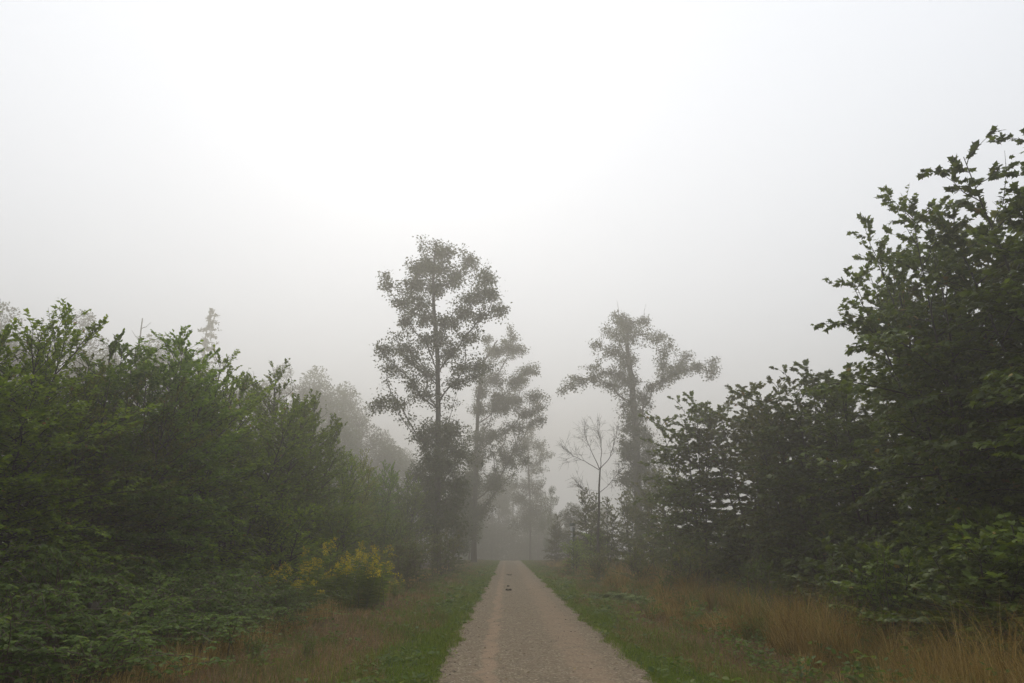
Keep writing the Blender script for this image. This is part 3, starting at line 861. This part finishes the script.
# younger trees further down the right side
rt = [sapling('young_tree', 'tree', 240 + i, 5.0, 1.5, M['shrub'], M['darkbark'], LEAF_SIMPLE, .14, nlead=3, nbr=34, nleaf=6, zb=.3, spread=.16, droop=.15) for i in range(2)]
for i, (px, py, Y, lab) in enumerate([
    (668, 470, 34, 'small green tree between the maples and the ivy-clad tree'),
    (648, 476, 42, 'hazy small tree at the foot of the ivy-clad tree'),
    (626, 492, 46, 'hazy small tree just right of the bare tree'),
    (604, 500, 44, 'hazy small tree around the bare tree trunk'),
    (588, 492, 50, 'pale hazy small tree just left of the bare tree'),
    (556, 516, 68, 'faint small tree beyond the pale marker post')]):
    p = at(px, py, Y); zg = float(gz(p[0], Y))
    rt[i % 2].place((p[0], Y, zg), p[2] - zg, rgp.uniform(0, 6.28), lab, 'small trees further down the right side', wide=1.0)

# ------------------------------------------------------------------ tall trees in the fog (foliage masses measured on the photograph)
def cr(ox, oy, s, L): return [(ox + a / s, oy + b / s, c / s, d / s) for a, b, c, d in L]
oak = cr(350, 220, 3.415, [
    (320, 105, 40, 38), (243, 92, 14, 28), (225, 160, 44, 38), (300, 160, 50, 44), (405, 145, 34, 34), (360, 190, 46, 34), (458, 205, 46, 30), (490, 255, 32, 28),
    (140, 222, 26, 20), (118, 190, 9, 14), (215, 222, 44, 36), (290, 230, 42, 34), (432, 262, 54, 30), (172, 290, 34, 26), (232, 290, 42, 30), (512, 312, 30, 16),
    (380, 320, 42, 24), (448, 330, 32, 15), (190, 345, 30, 22), (260, 340, 42, 26), (330, 350, 42, 30), (310, 405, 48, 28), (388, 402, 36, 26), (160, 400, 16, 18),
    (122, 452, 40, 26), (200, 440, 42, 26), (262, 420, 34, 24), (130, 505, 36, 20), (202, 482, 40, 20), (335, 452, 36, 24), (388, 505, 44, 20), (446, 492, 44, 26),
    (270, 525, 44, 18), (206, 560, 34, 16), (108, 622, 36, 18), (172, 632, 34, 24), (240, 600, 40, 16), (82, 652, 16, 10), (372, 562, 30, 18), (420, 540, 26, 16)])
oak += cr(350, 400, 3.416, [
    (290, 110, 56, 40), (350, 110, 40, 40), (255, 150, 38, 44), (330, 160, 50, 44), (375, 190, 40, 44), (270, 220, 48, 50), (340, 230, 48, 44), (300, 290, 56, 44), (360, 300, 40, 44),
    (270, 350, 44, 44), (320, 370, 52, 46), (290, 430, 50, 40), (350, 420, 44, 46)])
crown_tree('tall_tree', 'tall dark oak left of the path with an airy domed crown', 'tree', 50.0,
           [(437, 548, 4.6), (438, 500, 3.6), (439, 430, 3.1), (439, 380, 2.8), (438, 330, 2.3), (437, 285, 1.6), (440, 250, .7)], oak, .19, M['oak'], M['darkbark'], 301, dens=.8, low=600)
oak2 = cr(350, 220, 3.415, [
    (555, 395, 20, 30), (545, 440, 34, 32), (575, 440, 20, 30), (470, 410, 16, 28), (492, 460, 40, 32), (600, 520, 36, 20), (558, 560, 44, 32), (482, 545, 44, 32), (632, 520, 18, 10),
    (622, 600, 40, 20), (562, 622, 44, 28), (648, 640, 26, 16), (505, 620, 44, 34), (450, 590, 30, 24)])
oak2 += cr(350, 400, 3.416, [
    (445, 40, 36, 36), (522, 32, 48, 20), (600, 50, 52, 16), (640, 72, 30, 14), (560, 95, 44, 20), (482, 120, 44, 34), (425, 130, 36, 40), (520, 200, 40, 44), (565, 170, 34, 28),
    (430, 210, 50, 50), (480, 280, 40, 34), (420, 290, 46, 50), (400, 370, 44, 50), (440, 390, 40, 50), (410, 450, 44, 50), (600, 205, 22, 14), (520, 280, 22, 18)])
crown_tree('tall_tree', 'paler hazy tree behind and right of the tall dark oak', 'tree', 78.0,
           [(474, 550, 3.2), (475, 500, 2.6), (477, 440, 2.2), (479, 400, 1.8), (486, 360, 1.3), (500, 340, .7)], oak2, .20, M['oak'], M['bark'], 302, dens=.72, low=600)
oak3 = cr(350, 400, 3.416, [
    (615, 90, 22, 34), (600, 150, 34, 30), (640, 160, 36, 26), (660, 190, 30, 18), (620, 230, 40, 36), (600, 290, 44, 40), (640, 320, 40, 50), (580, 340, 36, 36), (630, 390, 44, 50), (600, 430, 40, 50), (655, 430, 30, 40)])
crown_tree('tall_tree', 'faint narrow tree beside the far end of the path', 'tree', 118.0,
           [(530, 552, 1.3), (531, 500, 1.1), (529, 450, .9), (529, 410, .5)], oak3, .25, M['oak'], M['bark'], 303, dens=.45)
ivy = cr(550, 290, 3.415, [
    (240, 90, 28, 26), (262, 120, 42, 34), (322, 112, 26, 22), (222, 150, 50, 34), (172, 182, 26, 20), (290, 160, 48, 30), (368, 165, 40, 20), (402, 190, 22, 16), (232, 210, 42, 34),
    (262, 250, 36, 40), (392, 222, 16, 32), (392, 262, 24, 26), (212, 282, 52, 20), (160, 298, 34, 16), (128, 265, 26, 11), (110, 308, 36, 16), (62, 326, 22, 12), (40, 348, 8, 9),
    (222, 330, 36, 26), (270, 320, 42, 36), (412, 282, 44, 22), (460, 270, 36, 20), (466, 225, 22, 24), (510, 262, 36, 16), (550, 246, 22, 10), (560, 276, 22, 12), (545, 300, 9, 9),
    (382, 310, 34, 20), (342, 332, 22, 20), (320, 382, 34, 30), (272, 380, 34, 34), (292, 432, 40, 36), (272, 482, 44, 36), (338, 492, 34, 34), (262, 542, 36, 40), (325, 552, 40, 40),
    (300, 602, 50, 40), (258, 642, 38, 30), (345, 640, 42, 36), (378, 600, 20, 24)])
ivy += cr(520, 420, 3.415, [(400, 60, 36, 36), (385, 120, 40, 40), (425, 170, 44, 40), (395, 220, 46, 44), (435, 260, 44, 44), (395, 310, 46, 44)])
crown_tree('ivy_clad_tree', 'hazy tree right of the path with long side limbs and leaf-wrapped trunk', 'tree', 70.0,
           [(640, 550, 5.4), (638, 500, 4.6), (636, 430, 4.0), (632, 390, 3.4), (627, 350, 2.4), (625, 318, 1.0)], ivy, .20, M['oak'], M['darkbark'], 304, dens=.5, low=600,
           bare_twigs=[((619, 318), (617, 300)), ((644, 322), (646, 304))])


# ------------------------------------------------------------------ bare tree
def bare_tree():
    rg = np.random.default_rng(9)
    Y = 42.0
    def c8(a, b): return (520 + a / 3.415, 420 + b / 3.415)
    b0 = at(*c8(268, 480), Y); base = np.array([b0[0], Y, float(gz(b0[0], Y))])
    root = thing('bare_tree', base, 'slim leafless tree with a forked fan of bare twigs', 'tree')
    def w(a, b, dy=0): return at(*c8(a, b), Y + dy) - base
    tb = Buf()
    T = np.array([w(268, 490), w(266, 400), w(270, 300), w(270, 230), w(274, 162)]); T[0, 2] = -.2
    tube(tb, T, [.10, .08, .065, .055, .04], 8)
    tb.build('trunk', M['darkbark'], root, smooth=True)
    def branch(pts, r):
        b = Buf(); P = np.array([w(*p) for p in pts])
        q = np.linspace(0, len(P) - 1, 3 * len(P))
        Pd = np.column_stack([np.interp(q, np.arange(len(P)), P[:, c]) for c in range(3)]) + rg.normal(0, .02, (3 * len(P), 3))
        tube(b, Pd, np.linspace(r * .5, .008, len(Pd)), 5)
        s0, s1 = [], []
        for k in range(int(len(Pd) * 2.4)):
            i = rg.integers(len(Pd) // 3, len(Pd)); d = nrm(Pd[min(i + 1, len(Pd) - 1)] - Pd[i - 1]) + rg.normal(0, .75, 3); d[2] += .3
            e = Pd[i] + nrm(d) * rg.uniform(.35, 1.3); s0.append(Pd[i]); s1.append(e)
            for _ in range(3):
                f = Pd[i] + (e - Pd[i]) * rg.uniform(.4, .9); s0.append(f); s1.append(f + nrm(d + rg.normal(0, .9, 3)) * rg.uniform(.2, .6))
        sticks(b, s0, s1, .007, .003)
        b.build('branch', M['darkbark'], root)
    branch([(272, 166), (245, 110, .4), (225, 62, .6), (220, 40, .8)], .055)
    branch([(271, 170), (225, 142, -.5), (180, 122, -.9), (150, 98, -1.2)], .05)
    branch([(273, 168), (305, 130, .5), (322, 80, .9), (330, 50, 1.2)], .055)
    branch([(274, 164), (280, 110, -.6), (272, 60, -1.0), (265, 40, -1.2)], .05)
    branch([(270, 250), (300, 225, .6), (330, 190, 1.0), (345, 165, 1.4)], .045)
    branch([(268, 290), (240, 262, -.6), (215, 235, -1.0), (205, 225, -1.2)], .035)
bare_tree()

# ------------------------------------------------------------------ tree line in the fog
ft = [generic_crown(400 + i, H, W, M['farleaf'], M['bark']) for i, (H, W) in enumerate([(18, 9), (20, 8), (16, 10), (19, 7.5)])]
cf = generic_crown(420, 20, 7.5, M['farleaf'], M['bark'], name='conifer_tree', shape='cone', leaf_s=.3)
FG = 'fogbound tree line beyond the left thicket'
for i, (px, py, Y, lab, v) in enumerate([
    (-60, 295, 78, 'shadowy fogbound tree just outside the left photo edge', 0),
    (-5, 313, 83, 'shadowy fogbound tree at the left photo edge above the thicket', 2),
    (36, 341, 90, 'low fogbound tree behind the thin twiggy spire', 2),
    (82, 317, 92, 'fogbound tree with a pale twiggy top right of the twiggy spire', 1),
    (112, 349, 97, 'low rounded fogbound tree left of the grey dead snag', 0),
    (162, 345, 101, 'rounded fogbound tree right behind the grey dead snag', 2),
    (246, 377, 110, 'fogbound tree at the foot of the faint conifer, right side', 0),
    (280, 367, 115, 'rounded fogbound tree right of the faint conifer', 1),
    (318, 379, 120, 'fogbound tree above the arching thicket twigs', 2),
    (348, 383, 125, 'last fogbound tree crown before the tall oak', 0),
    (384, 425, 135, 'very pale fogbound tree directly left of the tall oak trunk', 3)]):
    p = at(px, py, Y); zg = float(gz(p[0], Y))
    ft[v].place((p[0], Y, zg), p[2] - zg, rgp.uniform(0, 6.28), lab, FG)
for i, (px, py, Y) in enumerate([(-30, 330, 92), (15, 345, 86), (60, 345, 98), (100, 362, 90), (138, 372, 100), (190, 372, 98), (225, 384, 92), (262, 392, 98), (298, 390, 106), (332, 402, 104), (362, 408, 112), (300, 420, 88), (345, 432, 94), (392, 440, 120)]):
    p = at(px, py, Y); zg = float(gz(p[0], Y))
    ft[(i * 3 + 1) % 4].place((p[0], Y, zg), max(p[2] - zg, 6), rgp.uniform(0, 6.28), 'fogbound tree merged with its neighbours low in the hazy slope', 'merged trees of the hazy slope', wide=1.25)
p = at(214, 308, 122); zg = float(gz(p[0], 122))
cf.place((p[0], 122, zg), p[2] - zg, 1.0, 'faint pointed conifer standing above the fogbound tree line')
# dead snag
p = at(142, 318, 95); zg = float(gz(p[0], 95))
sn = thing('dead_snag', (p[0], 95, zg), 'grey dead snag poking up out of the foggy tree line', 'tree')
b = Buf(); hs = p[2] - zg
zz = np.linspace(0, 1, 9)
tube(b, np.column_stack([.25 * np.sin(zz * 3), .1 * zz, zz * hs - .3 * (zz == 0)]), .26 * (1 - zz * .72), 7); b.build('trunk', M['bark'], sn)
for k, (z, a, l) in enumerate([(.93, .3, 1.2), (.86, 3.3, 1.6), (.74, .2, 1.8), (.62, 2.6, 1.5)]):
    b = Buf(); P0 = np.array([.25 * math.sin(z * 3), .1 * z, z * hs])
    tube(b, [P0, P0 + np.array([math.cos(a) * l * .5, .2, l * .3]), P0 + np.array([math.cos(a) * l, .3, l * .9])], [.07, .05, .015], 5); b.build('branch', M['bark'], sn)
# dim wood closing the end of the path
rw = np.random.default_rng(31)
endw = []
for k in range(13):
    endw.append((-34 + k * 5.4 + rw.normal(0, .8), 150 + rw.uniform(-4, 24) + abs(k - 6.2) * -1.5))
for k, (x, y) in enumerate(endw):
    if abs(x - PATH_X) < 2.2: y += 22
    zg = float(gz(x, y))
    ft[k % 4].place((x, y, zg), rw.uniform(17, 22) if x < 4 else rw.uniform(10, 14), rw.uniform(0, 6.28), 'dim grey tree closing the far end of the path in fog', 'dim trees at the far end of the path')
for k in range(16):
    x = -24 + k * 3.1 + rw.normal(0, .5); y = 140 + rw.uniform(0, 26) + (14 if abs(x - PATH_X) < 2 else 0)
    ft[(k + 2) % 4].place((x, y, float(gz(x, y)) - .8), rw.uniform(8.5, 11.0), rw.uniform(0, 6.28), 'dim bush closing the far end of the path in fog', 'dim bushes at the far end of the path', wide=2.0)
for k, (x, y, h) in enumerate([(-3.0, 150, 19), (1.5, 168, 20), (5.5, 158, 15), (-7.0, 160, 20), (9.5, 165, 14)]):
    ft[k % 4].place((x, y, float(gz(x, y))), h, rw.uniform(0, 6.28), 'dim grey tree closing the far end of the path in fog', 'dim trees at the far end of the path', wide=1.2)
# trees flanking the path's far half
for k, (x, y, h, lab) in enumerate([
    (-4.6, 62, 8.5, 'dim bushy tree under the paler hazy tree, left of the path'), (-6.5, 54, 8.0, 'dim bushy tree between the oak and the paler hazy tree'),
    (-5.2, 78, 10.5, 'dim tree beyond the paler hazy tree, left path side'), (-5.0, 94, 12.0, 'dim tree at the left side of the far path mouth'),
    (6.2, 100, 10.0, 'dim tree at the right side of the far path mouth'), (7.4, 80, 6.2, 'low dim tree right of the path before the faint narrow tree')]):
    ft[(k + 1) % 4].place((x, y, float(gz(x, y))), h, rw.uniform(0, 6.28), lab, 'dim trees flanking the far path', wide=.62 / (h / 18) * (h / 18) ** .55)

# ------------------------------------------------------------------ brambles, goldenrod, weeds
br = [bramble(500 + i, M['bramble']) for i in range(3)]
BG = 'brambles along the left verge'
for i, (x, y, h, w, lab) in enumerate([
    (-7.6, 9.2, 1.35, 1.0, 'bramble bush in the bottom left corner of the photo'),
    (-6.6, 9.9, 1.15, 1.05, 'bramble bush beside the corner bramble, at the bottom edge'),
    (-5.5, 10.4, .80, 1.05, 'low bramble bush reaching out over the brown grass at the bottom edge'),
    (-7.2, 11.6, 1.45, 1.0, 'tall bramble bush with pale leaf layers in front of the dark hollow'),
    (-6.1, 12.2, 1.10, 1.05, 'bramble bush in the middle of the bramble bank'),
    (-5.3, 13.2, .85, 1.0, 'low bramble bush at the brown grass, middle of the bank'),
    (-6.7, 14.4, 1.20, 1.0, 'bramble bush right under the dark hollow in the thicket'),
    (-5.7, 15.4, 1.05, 1.0, 'bramble bush with bluish leaves left of the goldenrod'),
    (-6.4, 17.2, 1.20, .95, 'bramble bush behind the leftmost goldenrod'),
    (-4.9, 16.2, .70, .9, 'small bramble mound below the goldenrod patch'),
    (-5.0, 8.9, .75, 1.0, 'low bramble mound in front, cut off by the bottom edge'),
    (-6.1, 8.4, 1.0, 1.0, 'bramble bush nearest the camera, cut off by the bottom edge'),
    (-4.8, 11.6, .60, .9, 'small bramble mound sprawling onto the brown grass'),
    (-4.7, 14.4, .55, .8, 'tiny bramble mound between the bramble bank and the path grass')]):
    br[i % 3].place((x, y, float(gz(x, y))), h, rgp.uniform(0, 6.28), lab, BG, wide=w / h)
gr = [goldenrod(520 + i) for i in range(3)]
wr = goldenrod(530, 4, 1.5, 'cream')
GG = 'goldenrod plants on the left verge'
for i, (px, py, Y, h, lab) in enumerate([
    (306, 600, 18.0, 1.15, 'goldenrod low in front, hanging over the brown grass'),
    (292, 592, 18.6, 1.20, 'goldenrod left of the low hanging one'),
    (268, 590, 18.8, 1.35, 'leftmost goldenrod, among the brambles'),
    (318, 592, 19.6, 1.75, 'goldenrod at the left end of the main yellow clump'),
    (330, 594, 20.0, 2.0, 'tall goldenrod at the peak of the yellow clump'),
    (340, 596, 19.4, 1.6, 'goldenrod in the front middle of the yellow clump'),
    (346, 590, 21.0, 1.95, 'goldenrod at the back middle of the yellow clump'),
    (356, 596, 20.0, 1.65, 'goldenrod below the cream flowered plant'),
    (366, 592, 20.6, 1.85, 'goldenrod right of the cream flowered plant'),
    (376, 590, 21.2, 1.8, 'goldenrod at the right end of the yellow clump'),
    (399, 584, 24.0, .75, 'lone small goldenrod out on the brown grass')]):
    d = at(px, py, Y)
    gr[i % 3].place((d[0], Y, float(gz(d[0], Y))), h, rgp.uniform(0, 6.28), lab, GG, wide=1.25)
d = at(357, 590, 20.8)
wr.root['category'] = 'flowering plant'; wr.root.name = 'cream_flower_plant'
wr.place((d[0], 20.8, float(gz(d[0], 20.8))), 1.85, 0, 'tall weed with cream flower heads amid the goldenrod')
ws = [sapling('weed_shrub', 'shrub', 560 + i, 1.6, .8, M['shrub'], M['cane'], LEAF_SIMPLE, .10, nlead=5, nbr=12, nleaf=6, zb=.1, spread=.35, e_lo=25, droop=.2, stem_r=.012) for i in range(2)]
for i, (x, y, h, lab) in enumerate([
    (-4.9, 26.5, 1.5, 'olive green shrub just right of the goldenrod'),
    (-4.4, 30.0, 1.6, 'olive green shrub second from the goldenrod along the verge'),
    (-4.5, 34.0, 1.9, 'hazy olive shrub third from the goldenrod along the verge'),
    (-3.9, 39.0, 2.1, 'hazy olive shrub at the foot of the tall oak'),
    (-3.7, 46.0, 2.1, 'pale hazy shrub right of the tall oak foot'),
    (5.4, 30.0, 1.5, 'olive shrub in the straw below the two-pronged maple'),
    (4.6, 36.0, 1.4, 'olive shrub in the straw below the bare tree'),
    (6.2, 24.5, 1.6, 'green shrub in the tall straw left of the maple stems'),
    ]):
    ws[i % 2].place((x, y, float(gz(x, y))), h, rgp.uniform(0, 6.28), lab, 'low verge shrubs', wide=1.2)
wd = [sapling('weed_plant', 'plant', 580 + i, .8, .35, M['weed'], M['stem'], LEAF_SIMPLE, .085, nlead=4, nbr=8, nleaf=4, zb=.08, spread=.3, e_lo=35, droop=.1, stem_r=.007) for i in range(2)]
for i, (px, py, h, lab) in enumerate([
    (762, 612, 1.0, 'bright green weed in the straw below the maple stems'),
    (728, 585, .9, 'yellow-green weed in front of the dark maple foot'),
    (850, 640, .8, 'green weed in the straw at the lower right'),
    (905, 655, .9, 'dark green weed near the lower right corner'),
    (668, 600, .6, 'low green weed at the left end of the tall straw'),
    (250, 668, .26, 'dark low weed on the brown grass at the bottom edge'),
    (308, 665, .22, 'small dark weed on the brown grass below the brambles')]):
    dd = ray(px, py); t = -EYE / dd[2]; P = dd * t
    wd[i % 2].place((P[0], P[1], float(gz(P[0], P[1]))), h, rgp.uniform(0, 6.28), lab, 'single weeds on the verges', wide=1.1)
pw = bramble(600, M['paleweed'], Rad=.5, H=.34, ncane=22, leaf_s=.09, name='pale_weed', cat='plant')
for i, (px, py, lab) in enumerate([
    (603, 601, 'pale weed mat nearest the path on the right verge'), (618, 600, 'pale weed mat in the middle of the pale patch, right verge'),
    (635, 604, 'pale weed mat at the far right of the pale patch')]):
    dd = ray(px, py); t = -EYE / dd[2]; P = dd * t
    pw.place((P[0], P[1], float(gz(P[0], P[1]))), .24, rgp.uniform(0, 6.28), lab, 'pale weed mats on the right verge', wide=1.5)

# ------------------------------------------------------------------ marker post and droppings
def box(b, x0, x1, y0, y1, z0, z1, bev=.012):
    import bmesh
    bm = bmesh.new(); bmesh.ops.create_cube(bm, size=1)
    for v in bm.verts: v.co = ((x0 + x1) / 2 + v.co.x * (x1 - x0), (y0 + y1) / 2 + v.co.y * (y1 - y0), (z0 + z1) / 2 + v.co.z * (z1 - z0))
    bmesh.ops.bevel(bm, geom=bm.edges[:], offset=bev, segments=2, affect='EDGES')
    bm.verts.index_update()
    V = np.array([v.co[:] for v in bm.verts]); F = {}
    for f in bm.faces: F.setdefault(len(f.verts), []).append([v.index for v in f.verts])
    b.add(V, [np.array(f) for f in F.values()]); bm.free()
Y = 51.0; d = at(571.5, 530, Y); zg = float(gz(d[0], Y))
mpst = thing('marker_post', (d[0], Y, zg), 'tall pale marker post with dark cap and narrow green board beside the path bushes', 'post')
b = Buf(); box(b, -.07, .07, -.05, .05, -.2, 3.12); b.build('post', M['greypost'], mpst)
b = Buf(); box(b, .075, .26, -.03, .02, 1.75, 3.05); b.build('board', M['greenboard'], mpst)
b = Buf(); box(b, -.11, .28, -.07, .07, 3.125, 3.34); b.build('cap', M['greenboard'], mpst)


def dung(px, py, n, seed, lab, spread=.10):
    rg = np.random.default_rng(seed)
    import bmesh
    dd = ray(px, py); t = -EYE / dd[2]; P = dd * t
    b = Buf()
    for k in range(n):
        bm = bmesh.new(); bmesh.ops.create_icosphere(bm, subdivisions=2, radius=rg.uniform(.028, .05))
        for v in bm.verts: v.co *= 1 + rg.normal(0, .07)
        bm.verts.index_update()
        o = np.array([rg.normal(0, spread), rg.normal(0, spread * .8), .03 + .03 * rg.random()])
        b.add(np.array([v.co[:] for v in bm.verts]) * [1.1, 1, .75] + o, [np.array([[v.index for v in f.verts] for f in bm.faces])]); bm.free()
    o = b.build('dung_pile', M['dung'], smooth=True)
    o.location = (P[0], P[1], float(gz(P[0], P[1])) + .03)
    tag(o, lab, 'droppings', 'dark clumps along the middle of the path')
dung(510, 591.5, 12, 1, 'largest and nearest dark clump lying on the path', .055)
dung(509, 587.5, 3, 2, 'small dark clump just beyond the largest one on the path', .05)
dung(508.5, 576, 6, 3, 'farthest dark clump on the path before the fog', .07)

# ------------------------------------------------------------------ fog: one even box round everything
m, nt, out = new_mat('haze')
pv = nt.nodes.new('ShaderNodeVolumePrincipled')
pv.inputs['Color'].default_value = (.61, .595, .555, 1)
pv.inputs['Density'].default_value = 0.0080
pv.inputs['Anisotropy'].default_value = .6
pv.inputs['Density Attribute'].default_value = ''
nt.links.new(pv.outputs[0], out.inputs['Volume'])
b = Buf()
V = np.array([[x, y, z] for z in (-12, 49) for y in (-265, 305) for x in (-305, 305)], float)
b.add(V, [np.array([[0, 2, 3, 1], [4, 5, 7, 6], [0, 1, 5, 4], [2, 6, 7, 3], [0, 4, 6, 2], [1, 3, 7, 5]])])
hz = b.build('haze', m)
tag(hz, 'pale morning fog filling the whole clearing', None, None, 'stuff')

# ------------------------------------------------------------------ light
SUN_EL, SUN_AZ = 38.0, -9.0     # azimuth clockwise from +Y (view direction)
sd = bpy.data.lights.new('sun', 'SUN'); sd.energy = 1.3; sd.angle = R(60); sd.color = (1.0, .89, .74)
so = bpy.data.objects.new('sun', sd); COL.objects.link(so)
az, el = R(SUN_AZ), R(SUN_EL)
from mathutils import Vector
sdir = Vector((math.sin(az) * math.cos(el), math.cos(az) * math.cos(el), math.sin(el)))
so.rotation_euler = sdir.to_track_quat('Z', 'Y').to_euler()
so.location = (-20, 60, 120)
w = bpy.data.worlds.new('World'); scene.world = w; w.use_nodes = True
nt = w.node_tree; bg = nt.nodes['Background']
sky = nt.nodes.new('ShaderNodeTexSky'); sky.sky_type = 'NISHITA'; sky.sun_disc = False
sky.sun_elevation = el; sky.sun_rotation = az
sky.air_density = 1.0; sky.dust_density = 1.5; sky.ozone_density = 1.0
hsv = nt.nodes.new('ShaderNodeHueSaturation'); hsv.inputs['Saturation'].default_value = .45
nt.links.new(sky.outputs[0], hsv.inputs['Color'])
# a closed layer of thin cloud over the fog evens the sky out
cl = mixc(nt, .90, hsv.outputs[0], (7.6, 7.95, 8.6))
nt.links.new(cl, bg.inputs['Color'])
bg.inputs['Strength'].default_value = .12

scene.view_settings.view_transform = 'Standard'
scene.view_settings.look = 'None'
scene.view_settings.exposure = 0.38
scene.view_settings.gamma = 1.0
cy = scene.cycles
cy.max_bounces = 6; cy.diffuse_bounces = 3; cy.glossy_bounces = 2; cy.transmission_bounces = 3
cy.volume_bounces = 3
cy.use_denoising = True
